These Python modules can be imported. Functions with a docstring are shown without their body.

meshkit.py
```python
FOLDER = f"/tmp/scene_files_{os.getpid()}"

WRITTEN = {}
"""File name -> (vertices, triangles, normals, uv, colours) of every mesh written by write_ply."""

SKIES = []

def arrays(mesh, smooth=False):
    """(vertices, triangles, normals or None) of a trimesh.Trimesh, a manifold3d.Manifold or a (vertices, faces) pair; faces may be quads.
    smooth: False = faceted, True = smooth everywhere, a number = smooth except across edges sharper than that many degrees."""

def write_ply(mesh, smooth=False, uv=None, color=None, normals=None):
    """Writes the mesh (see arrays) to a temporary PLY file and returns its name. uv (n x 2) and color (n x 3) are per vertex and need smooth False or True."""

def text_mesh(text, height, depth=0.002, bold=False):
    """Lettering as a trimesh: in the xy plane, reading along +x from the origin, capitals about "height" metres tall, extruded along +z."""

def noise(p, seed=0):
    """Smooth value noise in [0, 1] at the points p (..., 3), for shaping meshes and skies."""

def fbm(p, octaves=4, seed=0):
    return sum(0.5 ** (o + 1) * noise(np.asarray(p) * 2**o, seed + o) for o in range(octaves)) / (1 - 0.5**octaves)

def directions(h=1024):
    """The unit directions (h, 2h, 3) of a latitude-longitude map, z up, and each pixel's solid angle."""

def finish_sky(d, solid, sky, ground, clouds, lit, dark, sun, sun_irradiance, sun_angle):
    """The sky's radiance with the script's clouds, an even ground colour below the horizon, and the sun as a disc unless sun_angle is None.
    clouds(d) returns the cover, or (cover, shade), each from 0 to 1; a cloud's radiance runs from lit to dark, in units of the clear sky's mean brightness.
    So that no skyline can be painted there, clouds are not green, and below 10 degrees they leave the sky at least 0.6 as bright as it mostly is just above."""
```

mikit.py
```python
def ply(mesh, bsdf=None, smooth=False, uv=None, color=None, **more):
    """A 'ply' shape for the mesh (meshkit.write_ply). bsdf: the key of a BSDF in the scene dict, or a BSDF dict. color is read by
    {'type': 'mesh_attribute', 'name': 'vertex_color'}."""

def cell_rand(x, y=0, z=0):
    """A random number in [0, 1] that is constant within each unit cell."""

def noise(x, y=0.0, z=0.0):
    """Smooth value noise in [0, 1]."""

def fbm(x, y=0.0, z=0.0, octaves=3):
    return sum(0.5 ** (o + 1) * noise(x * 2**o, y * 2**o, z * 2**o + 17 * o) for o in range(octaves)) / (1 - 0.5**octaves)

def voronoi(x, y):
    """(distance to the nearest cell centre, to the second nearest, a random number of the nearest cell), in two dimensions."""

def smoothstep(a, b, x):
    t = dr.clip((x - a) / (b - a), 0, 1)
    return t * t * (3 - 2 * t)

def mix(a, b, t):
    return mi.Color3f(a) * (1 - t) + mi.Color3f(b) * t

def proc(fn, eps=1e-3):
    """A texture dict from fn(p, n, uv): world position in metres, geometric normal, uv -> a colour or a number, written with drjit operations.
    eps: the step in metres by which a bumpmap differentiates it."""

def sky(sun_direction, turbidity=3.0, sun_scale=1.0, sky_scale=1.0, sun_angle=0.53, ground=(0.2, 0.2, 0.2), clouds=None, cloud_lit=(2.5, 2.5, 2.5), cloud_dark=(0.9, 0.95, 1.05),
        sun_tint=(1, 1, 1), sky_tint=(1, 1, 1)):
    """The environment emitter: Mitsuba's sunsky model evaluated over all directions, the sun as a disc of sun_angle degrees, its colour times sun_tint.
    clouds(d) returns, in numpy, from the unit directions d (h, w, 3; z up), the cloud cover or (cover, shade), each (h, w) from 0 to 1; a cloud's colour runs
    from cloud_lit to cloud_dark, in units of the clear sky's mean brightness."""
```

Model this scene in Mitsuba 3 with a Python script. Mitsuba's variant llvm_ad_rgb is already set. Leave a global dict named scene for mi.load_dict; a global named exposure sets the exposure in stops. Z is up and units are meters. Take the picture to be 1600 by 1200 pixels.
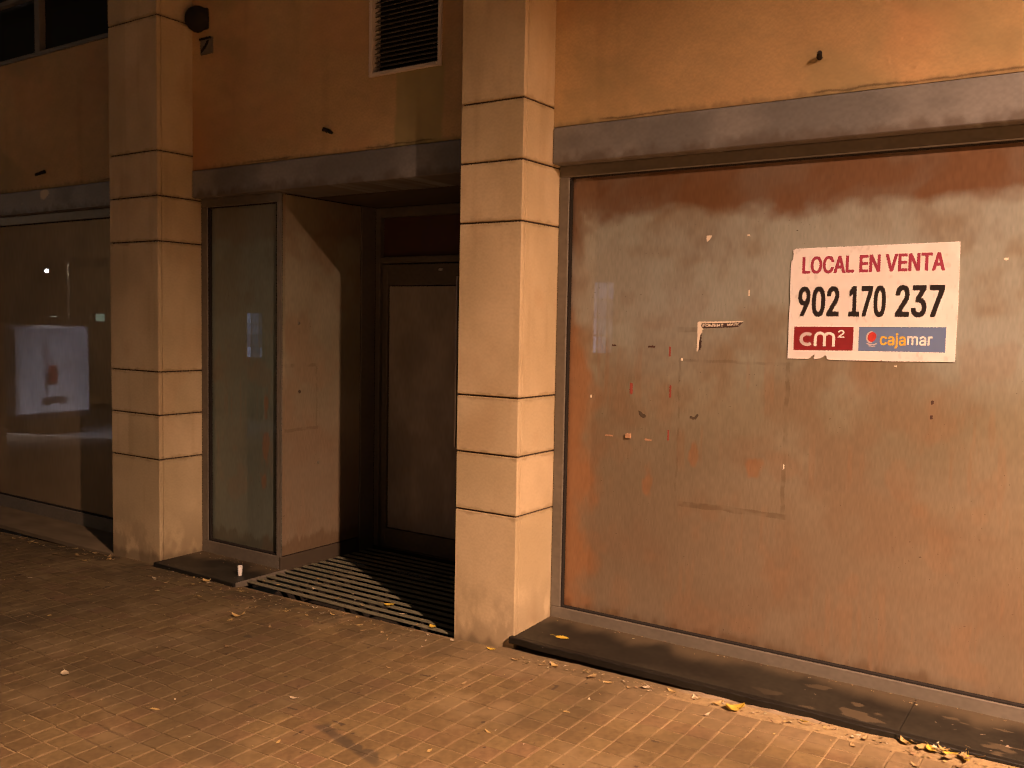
import math, random
import numpy as np, trimesh, shapely
import shapely.geometry as sg
import drjit as dr
import mitsuba as mi
import mikit, meshkit
from mikit import proc, noise, fbm, cell_rand, smoothstep, mix

T = mi.ScalarTransform4f
rng = random.Random(7)
scene, labels = {}, {}

# ------------------------------------------------------------------ camera
CAM = np.array([0.0, -3.543, 1.55])
FW = np.array([-0.55884984, 0.82660911, -0.06636437])
UP = np.array([-0.0526912, 0.04447079, 0.99762016])
RT = np.cross(FW, UP)
FOV, FPX = 57.928, 1445.4          # FPX: focal length for a picture 1600 wide
scene['camera'] = {'type': 'perspective', 'fov': FOV, 'fov_axis': 'x', 'near_clip': 0.05, 'far_clip': 400.0,
                   'to_world': T().look_at(origin=CAM.tolist(), target=(CAM + FW).tolist(), up=UP.tolist())}

# ------------------------------------------------------------------ sky (night: only a faint town glow)
SKY_SCALE = 0.36
scene['sky'] = {**mikit.sky((0.5, -0.6, 0.12), turbidity=4, sun_scale=1e-6, sky_scale=SKY_SCALE, ground=(.1, .08, .06), clouds=lambda d: 1.0, cloud_lit=(2.3, 2.2, 2.2)), 'sampling_weight': 1.0}
exposure = 0.0

# ------------------------------------------------------------------ street lamps (power and places; built below)
LAMP_POS = (4.134, -3.51, 5.387)       # warm lamp to the right of the picture
LAMP_RADIANCE = (85000.0, 48500.0, 30500.0)
LAMP_R, HOOD_H = 0.085, 0.0520
COOL_POS = (-16.2, -6.3, 4.2)       # cool lamp over the parked van, seen only in reflections
COOL_RADIANCE = (5600.0, 5500.0, 6600.0)


# ------------------------------------------------------------------ helpers
def numbered(name):
    if name not in scene and name not in labels:
        return name
    i = 1
    while f'{name}_{i:03d}' in scene or f'{name}_{i:03d}' in labels:
        i += 1
    return f'{name}_{i:03d}'


def obj(name, mesh, mat, parent=None, smooth=False, **more):
    key = numbered(f'{parent}__{name}' if parent else name)
    scene[key] = mikit.ply(mesh, mat, smooth=smooth, **more)
    return key


def tag(key, label=None, cat=None, group=None, kind=None):
    d = labels.setdefault(key, {})
    for k, v in (('label', label), ('category', cat), ('group', group), ('kind', kind)):
        if v:
            d[k] = v
    return key


def thing(name, label, cat, group=None):
    return tag(numbered(name), label, cat, group)


def cbox(x0, x1, y0, y1, z0, z1, c=0.003):
    """Box with chamfered edges."""
    c = min(c, (x1 - x0) * .45, (y1 - y0) * .45, (z1 - z0) * .45)
    pts = []
    for sx in (0, 1):
        for sy in (0, 1):
            for sz in (0, 1):
                for k in range(3):
                    d = [c, c, c]
                    d[k] = 0
                    pts.append([x0 + d[0] if sx == 0 else x1 - d[0], y0 + d[1] if sy == 0 else y1 - d[1], z0 + d[2] if sz == 0 else z1 - d[2]])
    return trimesh.convex.convex_hull(np.array(pts))


def box(x0, x1, y0, y1, z0, z1):
    return trimesh.creation.box(bounds=[[x0, y0, z0], [x1, y1, z1]])


def cat_(*ms):
    return trimesh.util.concatenate([m for m in ms])


def extrude_xz(poly, y0, y1):
    """A polygon in (x, z) extruded from y0 (front) to y1."""
    ms = []
    for g in getattr(poly, 'geoms', [poly]):
        if g.is_empty or g.geom_type != 'Polygon':
            continue
        m = trimesh.creation.extrude_polygon(g, y1 - y0, engine='earcut')
        v = np.array(m.vertices)
        m = trimesh.Trimesh(np.stack([v[:, 0], y1 - v[:, 2], v[:, 1]], -1), np.array(m.faces), process=False)
        ms.append(m)
    return trimesh.util.concatenate(ms)


def tube(pts, r, n=10):
    pts = np.asarray(pts, float)
    t = np.gradient(pts, axis=0)
    t /= np.linalg.norm(t, axis=1, keepdims=True)
    a = np.cross(t, np.where(np.abs(t[:, 2:]) < .9, [0, 0, 1.], [1., 0, 0]))
    a /= np.linalg.norm(a, axis=1, keepdims=True)
    b = np.cross(t, a)
    ang = np.arange(n) * 2 * np.pi / n
    rr = np.broadcast_to(r, (len(pts),))
    v = pts[:, None] + rr[:, None, None] * (np.cos(ang)[None, :, None] * a[:, None] + np.sin(ang)[None, :, None] * b[:, None])
    f = []
    for i in range(len(pts) - 1):
        for j in range(n):
            k = (j + 1) % n
            f += [[i * n + j, (i + 1) * n + j, (i + 1) * n + k], [i * n + j, (i + 1) * n + k, i * n + k]]
    for j in range(1, n - 1):
        f += [[0, j, j + 1], [(len(pts) - 1) * n, (len(pts) - 1) * n + j + 1, (len(pts) - 1) * n + j]]
    m = trimesh.Trimesh(v.reshape(-1, 3), f, process=False)
    m.fix_normals()
    return m


GX = np.array([-60, -20, -9, -7, -5.6, -5.0, -4.0, -2.75, -2.36, -0.25, 5, 40.])
GZ = np.array([-2.2, -.85, -.20, -.090, -.036, -.024, -.019, -.003, .013, .066, .18, .5])


def gz(x):
    return np.interp(x, GX, GZ)


# ------------------------------------------------------------------ materials
def mat(key, base, rough=.8, bump=None, bscale=.002, eps=.002, metallic=0., spec=.5, **more):
    b = {'type': 'principled', 'base_color': base if isinstance(base, dict) else {'type': 'rgb', 'value': list(base)}, 'roughness': rough, 'metallic': metallic, 'specular': spec, **more}
    if bump is not None:
        b = {'type': 'bumpmap', 'arbitrary': proc(bump, eps=eps), 'scale': bscale, 'bsdf': b}
    scene[key] = {'type': 'twosided', 'bsdf': b}
    return key


JOINTS = [-.3, .644, .925, 1.199, 2.015, 2.294, 2.570, 3.386, 3.665, 3.942, 4.758, 5.037, 5.315, 6.6]   # courses of the stone pillars


def c3(*a):
    return mi.Color3f(*a)


def stone_col(p, n, uv):
    big = fbm(p.x * 3 + p.y * 3, p.y * 3 + 9, p.z * 2.2, octaves=3)
    fine = fbm(p.x * 110, p.y * 110, p.z * 110, octaves=2)
    streak = fbm(p.x * 16 + p.y * 16, 4.0, p.z * 1.3, octaves=4)
    c = mix((.46, .37, .225), (.54, .44, .28), smoothstep(.3, .7, big))
    course, edge = mi.Float(0), mi.Float(1)
    for q in JOINTS[1:]:
        course = course + dr.select(p.z > q, mi.Float(1), mi.Float(0))
        edge = dr.minimum(edge, dr.abs(p.z - q))
    which = cell_rand(course, dr.floor(p.x * 1.3), dr.select(dr.abs(n.x) > .5, mi.Float(1), mi.Float(0)))
    c = c * mix((.90, .90, .88), (1.06, 1.05, 1.06), which)
    c = mix(c, mi.Color3f(.43, .30, .165), smoothstep(.55, .8, fbm(p.x * 5 + p.y * 5, 8.0, p.z * 3, octaves=3)) * .35)
    worn = smoothstep(.022, .004, edge + (fbm(p.x * 24 + p.y * 24, 3.0, p.z * 24, octaves=3) - .5) * .03)
    c = mix(c, c * mi.Color3f(.60, .54, .46), worn * .6)
    c = c * (0.93 + .14 * fine)
    c = mix(c, c * mi.Color3f(.80, .76, .70), smoothstep(.50, .85, streak) * .45)
    # splash dirt near the pavement
    low = smoothstep(.42, .0, p.z) * smoothstep(.34, .60, fbm(p.x * 13 + p.y * 13, 2.0, p.z * 6, octaves=4))
    c = mix(c, mi.Color3f(.22, .165, .095), low * .65)
    foot = smoothstep(.045, .0, p.z + (fbm(p.x * 20 + p.y * 20, 6.0, 1.0, octaves=2) - .5) * .05)
    c = mix(c, mi.Color3f(.12, .09, .05), foot * .6)
    return c


def stone_bump(p, n, uv):
    return fbm(p.x * 130, p.y * 130, p.z * 130, octaves=3)


def stucco_col(p, n, uv):
    big = fbm(p.x * 1.3, p.y, p.z * 1.3, octaves=3)
    med = fbm(p.x * 7, 3.0, p.z * 5, octaves=3)
    fine = fbm(p.x * 120, p.y * 120, p.z * 120, octaves=2)
    c = mix((.44, .30, .15), (.53, .375, .19), smoothstep(.3, .7, big))
    c = mix(c, mi.Color3f(.42, .31, .16), smoothstep(.5, .8, med) * .4)
    c = c * (.88 + .24 * fine)
    # run-off below the vent grille: an olive streak and a darker one beside it
    wob = (fbm(p.z * 6, 7.0, 0.0, octaves=2) - .5) * .03
    x = p.x + wob
    below = smoothstep(2.90, 2.86, p.z)
    olive = smoothstep(-3.37, -3.345, x) * smoothstep(-3.02, -3.05, x)
    c = mix(c, mi.Color3f(.30, .27, .12), olive * below * .7)
    # faint drips under the eaves and grime on top of the lintel
    c = mix(c, mi.Color3f(.50, .26, .125), smoothstep(.48, .70, fbm(p.x * 2.6 + 4, 2.0, p.z * 2.2, octaves=3)) * .32)
    c = mix(c, mi.Color3f(.30, .245, .125), smoothstep(.52, .74, fbm(p.x * 1.9 + 1, 6.0, p.z * 2.4 + p.x, octaves=4)) * .55)
    trowel = fbm(p.x * 11 + p.z * 6, 4.0, p.z * 16 - p.x * 3, octaves=3)
    c = c * (.93 + .14 * trowel)
    crack = smoothstep(.008, .0, dr.abs(p.z - 2.492 - (fbm(p.x * 12, 3.0, 0.0, octaves=4) - .5) * .014)) * smoothstep(.46, .60, noise(p.x * 2.1, 9.0, 0.0))
    c = mix(c, c * .35, crack * .8)
    drip = smoothstep(.58, .8, fbm(p.x * 9, 1.0, p.z * .7, octaves=3))
    c = mix(c, c * mi.Color3f(.72, .68, .62), drip * .25)
    edge = smoothstep(2.51, 2.478, p.z + (fbm(p.x * 40, 5.0, 0.0, octaves=2) - .5) * .03)
    c = mix(c, c * .55, edge * .7)
    # a dim rusty stain beside the left pillar
    rust = smoothstep(-4.55, -5.05, p.x) * smoothstep(-5.2, -5.1, p.x) * smoothstep(3.2, 2.6, p.z)
    return mix(c, mi.Color3f(.46, .20, .09), rust * .5)


def stucco_bump(p, n, uv):
    return fbm(p.x * 70, p.y * 70, p.z * 70, octaves=4)


def lintel_col(p, n, uv):
    big = fbm(p.x * 4, p.y * 4, p.z * 5, octaves=3)
    fine = fbm(p.x * 80, p.y * 80, p.z * 80, octaves=2)
    c = mix((.150, .152, .154), (.222, .222, .222), smoothstep(.3, .7, big)) * (.88 + .24 * fine)
    g = smoothstep(2.36, 2.30, p.z + (fbm(p.x * 18, 2.0, p.z * 10, octaves=3) - .5) * .10)
    c = mix(c, mi.Color3f(.085, .065, .05), g * .7)
    pale = smoothstep(.62, .70, fbm(p.x * 5, 8.0, p.z * 9, octaves=2)) * smoothstep(-6.4, -6.8, p.x)
    return mix(c, mi.Color3f(.50, .42, .30), pale)


def panel_col(p, n, uv):
    """Painted-over shop glass: grey-green whitewash wiped over orange undercoat."""
    s = p.x + dr.select(p.y > .3535, p.y * 1.0 + 3.0, 0)
    z = p.z
    side = dr.select((p.y > .3535) | (dr.abs(n.x) > .5), mi.Float(1), mi.Float(0))
    big = fbm(s * 1.6, 3.0, z * 1.6, octaves=4)
    med = fbm(s * 5 + 2, 1.0, z * 4, octaves=4)
    weave = fbm(s * 140, 2.0, z * 30, octaves=2)
    brush = fbm(s * 45, 6.0, z * 3.0, octaves=3)
    grey = mix((.195, .18, .125), (.245, .226, .165), smoothstep(.3, .7, big))
    grey = mix(grey, mi.Color3f(.150, .195, .172), smoothstep(-2.8, -3.2, s) * (1 - side) * .95)
    pink = mi.Color3f(.205, .155, .10)
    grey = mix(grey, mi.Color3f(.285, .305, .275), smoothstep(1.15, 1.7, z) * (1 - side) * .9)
    grey = mix(grey, mi.Color3f(.40, .36, .28), smoothstep(-5.4, -5.6, s) * (1 - side) * .0)
    grey = mix(grey, mi.Color3f(.72, .72, .74), smoothstep(1.1, 1.12, p.y) * .95)
    c = mix(grey, pink, smoothstep(.42, .68, med) * .75)
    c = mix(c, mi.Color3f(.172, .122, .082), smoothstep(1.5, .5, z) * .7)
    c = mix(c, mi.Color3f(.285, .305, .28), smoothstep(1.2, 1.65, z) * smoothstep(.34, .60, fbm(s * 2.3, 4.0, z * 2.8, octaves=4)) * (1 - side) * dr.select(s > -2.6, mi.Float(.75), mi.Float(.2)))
    # top band with scalloped lower edge
    scal = (fbm(s * 3.2, 9.0, z * 3, octaves=4) - .5) * .17 + (fbm(s * 30, 2.0, z * 30, octaves=2) - .5) * .02
    swirl = fbm(s * 6 + 3 * fbm(s * 3, 1.0, z * 3, octaves=2), 5.0, z * 6, octaves=3)
    top = smoothstep(2.0, 2.08, z + scal + (swirl - .5) * .10 - .012) * (.86 + .14 * smoothstep(.3, .6, swirl)) * dr.select((s > -2.6) & (side < .5), mi.Float(1), mi.Float(.35))
    c = mix(c, mi.Color3f(.140, .190, .168) * (.85 + .3 * big), smoothstep(-2.8, -3.2, s) * (1 - side) * .72)
    orange = mix((.118, .056, .025), (.150, .072, .033), swirl)
    orange = mix(orange, mi.Color3f(.29, .14, .062), smoothstep(1.9, 1.3, z) * .8)
    # left strip of bare undercoat
    edge_x = dr.select(s > -2.6, s + 2.29, dr.select(s > -5.2, mi.Float(9), s + 9.0))
    strip = smoothstep(.17, .03, edge_x + (fbm(s * 8, 2.0, z * 5, octaves=3) - .5) * .30) * smoothstep(.35, .55, fbm(s * 3, 7.0, z * 2.4, octaves=3) + .12)
    blot = smoothstep(.60, .74, fbm(s * 6.5 + 5, 5.0, z * 4.2 + 3, octaves=4)) * .24
    for bx, bz, rx_, rz_ in ((-4.475, 1.03, .03, .09), (-4.47, .76, .034, .11), (-4.49, .545, .038, .07), (-1.635, .98, .035, .06), (-1.35, .94, .06, .05), (-1.86, .83, .03, .10)):
        d_ = dr.sqrt(dr.square((p.x - bx) / rx_) + dr.square((z - bz) / rz_)) + (fbm(s * 22, 7.0, z * 14, octaves=3) - .5) * 1.3
        blot = dr.maximum(blot, smoothstep(1.1, .5, d_) * .75 * (1 - side))
    dry = smoothstep(.50, .70, brush) * smoothstep(.50, .64, fbm(s * 3 + 1, 8.0, z * 3, octaves=3)) * smoothstep(1.9, 1.5, z) * .26
    m = dr.maximum(dr.maximum(top, strip * .9), dr.maximum(blot, dry) * .8 * (1 - .6 * side))
    c = mix(c, orange, m * .92)
    c = c * (.90 + .20 * weave) * (.965 + .07 * brush)

    def line(d, w, soft=.004):
        return smoothstep(w + soft, w - soft * .5, dr.abs(d))
    wob = (fbm(s * 14, 1.0, z * 14, octaves=2) - .5) * .012
    rough = smoothstep(.30, .62, fbm(s * 26, 4.0, z * 26, octaves=2))
    # ghost of a poster: rectangle of old glue
    inx = smoothstep(-1.72, -1.70, s) * smoothstep(-1.20, -1.22, s)
    inz = smoothstep(.70, .73, z) * smoothstep(1.41, 1.40, z)
    bottom = line(z - (.742 + (s + 1.69) * .006) + wob, .011) * inx * .75
    right = line(s + 1.224 + wob, .008) * inz * smoothstep(.25, .55, noise(z * 11, 3.0, 0.0)) * .65
    left = line(s + 1.716 + wob, .004) * inz * .45
    upper = line(z - 1.395 + wob, .005) * inx * .40
    smear = line(z - 1.533 + wob, .010) * smoothstep(-1.74, -1.72, s) * smoothstep(-1.63, -1.64, s) * .7
    # its twin on the side of the entrance
    t = p.y
    ry = smoothstep(.345, .355, t) * smoothstep(.635, .625, t)
    rz = smoothstep(.845, .86, z) * smoothstep(1.262, 1.25, z)
    ghost2 = dr.maximum(line(z - 1.258 + wob, .009) * ry * smoothstep(.3, .6, noise(t * 16, 5.0, 0.0)), dr.maximum(line(z - .858 + wob, .009) * ry, line(t - .615 + wob, .006) * rz * .8)) * .6 * side
    g = dr.maximum(dr.maximum(bottom, right), dr.maximum(left, dr.maximum(upper, smear))) * (1 - side)
    g = dr.maximum(g, ghost2) * (.25 + .75 * rough)
    c = mix(c, mi.Color3f(.10, .075, .045), g * .68)
    # dirt along the bottom joint and small pits
    low = smoothstep(.20, .145, z + (fbm(s * 30, 6.0, z * 12, octaves=2) - .5) * .09)
    c = mix(c, c * mi.Color3f(.62, .52, .44), low * .7)
    pits = smoothstep(.86, .94, fbm(s * 120, 9.0, z * 90, octaves=2)) * smoothstep(.5, .8, noise(s * 6, 3.0, z * 6))
    return mix(c, mi.Color3f(.05, .038, .025), pits * .7)


def frame_col(p, n, uv):
    a = fbm(p.x * 6, p.y * 6, p.z * 4, octaves=3)
    f = fbm(p.x * 60, p.y * 60, p.z * 60, octaves=2)
    return mix((.112, .100, .080), (.155, .136, .110), a) * (.86 + .28 * f)


def sill_col(p, n, uv):
    a = fbm(p.x * 5, p.y * 9, p.z * 9, octaves=4)
    f = fbm(p.x * 70, p.y * 70, p.z * 70, octaves=2)
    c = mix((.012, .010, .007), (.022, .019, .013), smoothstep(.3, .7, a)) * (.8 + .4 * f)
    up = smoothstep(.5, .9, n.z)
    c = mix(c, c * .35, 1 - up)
    dust = smoothstep(.18, .32, p.y + (fbm(p.x * 7, 3.0, 0.0, octaves=3) - .5) * .16) * up
    c = mix(c, mi.Color3f(.11, .082, .048), dust * .6)
    patch = smoothstep(.66, .72, fbm(p.x * 6 + 3, p.y * 14, 5.0, octaves=4)) * up * smoothstep(-1.4, -.8, p.x)
    c = mix(c, mi.Color3f(.10, .075, .045), patch * .6)
    chips = smoothstep(.84, .88, fbm(p.x * 45, p.y * 80, p.z * 80, octaves=2)) * smoothstep(.45, .6, noise(p.x * 4, 2.0, 0.0))
    return mix(c, mi.Color3f(.33, .26, .19), chips * .7)


def pave_dirt(p):
    """How dirty the pavement is, 0 to 1: gum, spills, grime along the building."""
    b = smoothstep(.48, .72, fbm(p.x * 1.7, p.y * 1.7, 3.0, octaves=4))
    wall = smoothstep(-.42, -.05, p.y + (fbm(p.x * 4, p.y * 4, 6.0, octaves=3) - .5) * .35) * smoothstep(.40, .62, fbm(p.x * 6, p.y * 9, 2.0, octaves=3)) * smoothstep(-1.9, -2.5, p.x)
    return dr.maximum(b * .75, wall)


def spill(p):
    """An oily scrape on the paving, a stroke with ragged edges."""
    u = (p.x + 2.51) * .963 + (p.y + 1.10) * -.268
    w = (p.x + 2.51) * .268 + (p.y + 1.10) * .963
    r = (fbm(p.x * 18, p.y * 18, 0.0, octaves=4) - .5)
    return smoothstep(.034, .014, dr.abs(w + r * .05) + r * .05) * smoothstep(-.03, .02, u + r * .06) * smoothstep(.44, .38, u + r * .08)


def tile_col(p, n, uv):
    cx, cy = dr.floor((p.x + 2.37) / .0957), dr.floor((p.y + .02) / .0972 + .0)
    r = cell_rand(cx, cy, 1)
    r2 = cell_rand(cx, cy, 2)
    c = mix((.128, .086, .037), (.166, .117, .051), r)
    c = mix(c, mi.Color3f(.165, .100, .052), smoothstep(.7, 1.0, r2) * .7)
    c = c * (.80 + .40 * fbm(p.x * 60, p.y * 60, 2.0, octaves=3))
    c = mix(c, mi.Color3f(.235, .172, .088), smoothstep(.52, .75, fbm(p.x * 5, p.y * 5, 1.0, octaves=4)) * .55)
    c = mix(c, mi.Color3f(.060, .044, .022), pave_dirt(p) * .65)
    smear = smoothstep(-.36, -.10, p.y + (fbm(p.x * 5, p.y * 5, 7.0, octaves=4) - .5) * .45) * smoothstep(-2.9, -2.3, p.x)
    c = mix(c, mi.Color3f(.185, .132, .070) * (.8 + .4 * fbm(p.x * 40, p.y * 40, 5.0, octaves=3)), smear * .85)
    # one oily scrape in the foreground and chewing-gum spots
    c = mix(c, mi.Color3f(.045, .037, .026), spill(p) * .62)
    gum = smoothstep(.955, .975, noise(p.x * 23, p.y * 23, 4.0))
    c = mix(c, mi.Color3f(.05, .036, .022), gum * .8)
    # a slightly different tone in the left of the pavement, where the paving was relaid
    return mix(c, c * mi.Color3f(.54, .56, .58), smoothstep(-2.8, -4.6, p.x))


def tile_bump(p, n, uv):
    return fbm(p.x * 110, p.y * 110, p.z * 110, octaves=3)


def mortar_col(p, n, uv):
    c = mix((.20, .140, .068), (.29, .212, .108), smoothstep(.3, .7, fbm(p.x * 3, p.y * 3, 1.0, octaves=4))) * (.8 + .4 * fbm(p.x * 90, p.y * 90, 1.0, octaves=2))
    c = mix(c, mi.Color3f(.045, .037, .026), spill(p) * .62)
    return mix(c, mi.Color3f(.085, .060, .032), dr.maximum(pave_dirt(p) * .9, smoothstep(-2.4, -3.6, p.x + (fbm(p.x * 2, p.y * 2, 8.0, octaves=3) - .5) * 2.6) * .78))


def bar_col(p, n, uv):
    return mix((.10, .10, .068), (.165, .155, .105), fbm(p.x * 7, p.y * 30, 2.0, octaves=4)) * (.8 + .4 * fbm(p.x * 60, p.y * 60, p.z * 60, octaves=2))


mat('stone', proc(stone_col), .75, stone_bump, .0007)
mat('stucco', proc(stucco_col), .9, stucco_bump, .004)
mat('lintel_paint', proc(lintel_col), .6, stone_bump, .0006)
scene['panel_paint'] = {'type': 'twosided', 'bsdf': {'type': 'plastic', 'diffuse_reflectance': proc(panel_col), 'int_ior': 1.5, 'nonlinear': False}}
def shop_glass_col(p, n, uv):
    film = fbm(p.x * 3, 2.0, p.z * 2.2, octaves=4)
    c = mix((.27, .22, .15), (.42, .35, .245), film) * (.9 + .2 * fbm(p.x * 60, 5.0, p.z * 12, octaves=2))
    return mix(c, mi.Color3f(.26, .18, .10), smoothstep(.6, .1, p.z) * .5)


scene['shop_glass'] = {'type': 'twosided', 'bsdf': {'type': 'plastic', 'diffuse_reflectance': proc(shop_glass_col), 'int_ior': 1.62, 'nonlinear': False}}
mat('frame_paint', proc(frame_col), .5)
scene['door_paint'] = {'type': 'twosided', 'bsdf': {'type': 'plastic', 'int_ior': 1.5, 'nonlinear': False, 'diffuse_reflectance': proc(lambda p, n, uv: mix((.33, .31, .29), (.43, .41, .39), smoothstep(.3, .7, fbm(p.x * 5, 3.0, p.z * 3, octaves=4))) * (.9 + .2 * fbm(p.x * 90, 2.0, p.z * 20, octaves=2)))}}
mat('transom_paint', (.085, .04, .03), .5)
mat('cement_crust', proc(lambda p, n, uv: mix((.17, .125, .075), (.34, .27, .18), fbm(p.x * 22, p.y * 60, p.z * 60, octaves=3))), .95)
mat('kick_paint', (.062, .047, .032), .6)
mat('dusty_stone', proc(lambda p, n, uv: mix((.085, .066, .040), (.145, .112, .070), fbm(p.x * 5, p.y * 14, 2.0, octaves=4))), .9)
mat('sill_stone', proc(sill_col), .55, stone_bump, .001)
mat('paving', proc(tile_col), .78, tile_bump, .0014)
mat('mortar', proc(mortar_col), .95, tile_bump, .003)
mat('tread_bar', proc(bar_col), .6)
mat('joint_dark', (.05, .035, .022), .95)
mat('gap_black', (.012, .009, .007), .95)
mat('grate_pit', (.012, .009, .006), .95)
mat('dark_metal', (.022, .018, .015), .8, spec=.15)
mat('vent_paint', (.62, .54, .45), .55)
mat('slat_metal', (.13, .11, .085), .8, spec=.2)
mat('steel', (.62, .60, .56), .22, metallic=1.0)
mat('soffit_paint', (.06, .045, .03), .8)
mat('interior_dark', (.03, .025, .02), .9)
mat('window_glass', (.008, .009, .010), .04, spec=.5)
mat('sign_white', proc(lambda p, n, uv: mix((.715, .685, .69), (.755, .735, .745), smoothstep(.3, .6, fbm(p.x * 9, 2.0, p.z * 9, octaves=3))) * (1 - .14 * smoothstep(.64, .85, fbm(p.x * 60, 5.0, p.z * 25, octaves=3)))), .3)
mat('sign_red', (.30, .045, .085), .45)
mat('sign_black', (.018, .015, .015), .45)
mat('logo_red', (.22, .02, .026), .45)
mat('logo_blue', (.13, .19, .36), .45)
mat('logo_grey', (.52, .44, .46), .45)
mat('logo_yellow', (.70, .42, .07), .45)
mat('logo_ball', (.48, .05, .04), .45)
mat('paper_white', (.72, .66, .56), .85)
mat('paper_ink', (.05, .03, .025), .8)
mat('tape_red', (.27, .065, .05), .6)
mat('old_glue', (.075, .057, .037), .9)
mat('tape_tan', (.42, .25, .15), .7)
mat('tape_dark', (.07, .035, .025), .7)
mat('foil', (.75, .75, .73), .35)
scene['leaf'] = {'type': 'twosided', 'bsdf': {'type': 'principled', 'base_color': {'type': 'mesh_attribute', 'name': 'vertex_color'}, 'roughness': .6, 'specular': .4}}
mat('asphalt', (.05, .047, .043), .9)
mat('kerb_stone', (.24, .2, .15), .85)
mat('far_wall', (.36, .28, .19), .9)
mat('far_trim', (.14, .12, .085), .9)
mat('van_white', (.80, .80, .82), .35)
mat('rubber', (.03, .03, .03), .8)
mat('tail_red', (.22, .05, .04), .4)
mat('lamp_metal', (.12, .12, .12), .5)
mat('hood_black', (.01, .01, .01), .9)

# ------------------------------------------------------------------ ground
PX, PY = .0957, .0972
XS = np.concatenate([[-60, -40, -30, -20, -15, -12], np.arange(-10, 3.01, .1), [4, 5, 8, 14, 25, 40]])


def sheet(ys, dz, key, mt, xs=XS):
    ys = np.asarray(ys, float)
    dz = np.broadcast_to(dz, ys.shape)
    X, Yv = np.meshgrid(xs, ys)
    Z = gz(X) + dz[:, None]
    nx, ny = len(xs), len(ys)
    v = np.stack([X, Yv, Z], -1).reshape(-1, 3)
    i, j = np.meshgrid(np.arange(ny - 1), np.arange(nx - 1), indexing='ij')
    a = i * nx + j
    q = np.stack([a, a + 1, a + nx + 1, a + nx], -1).reshape(-1, 4)
    scene[key] = mikit.ply((v, q), mt)
    labels[key] = {'kind': 'structure'}


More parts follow.
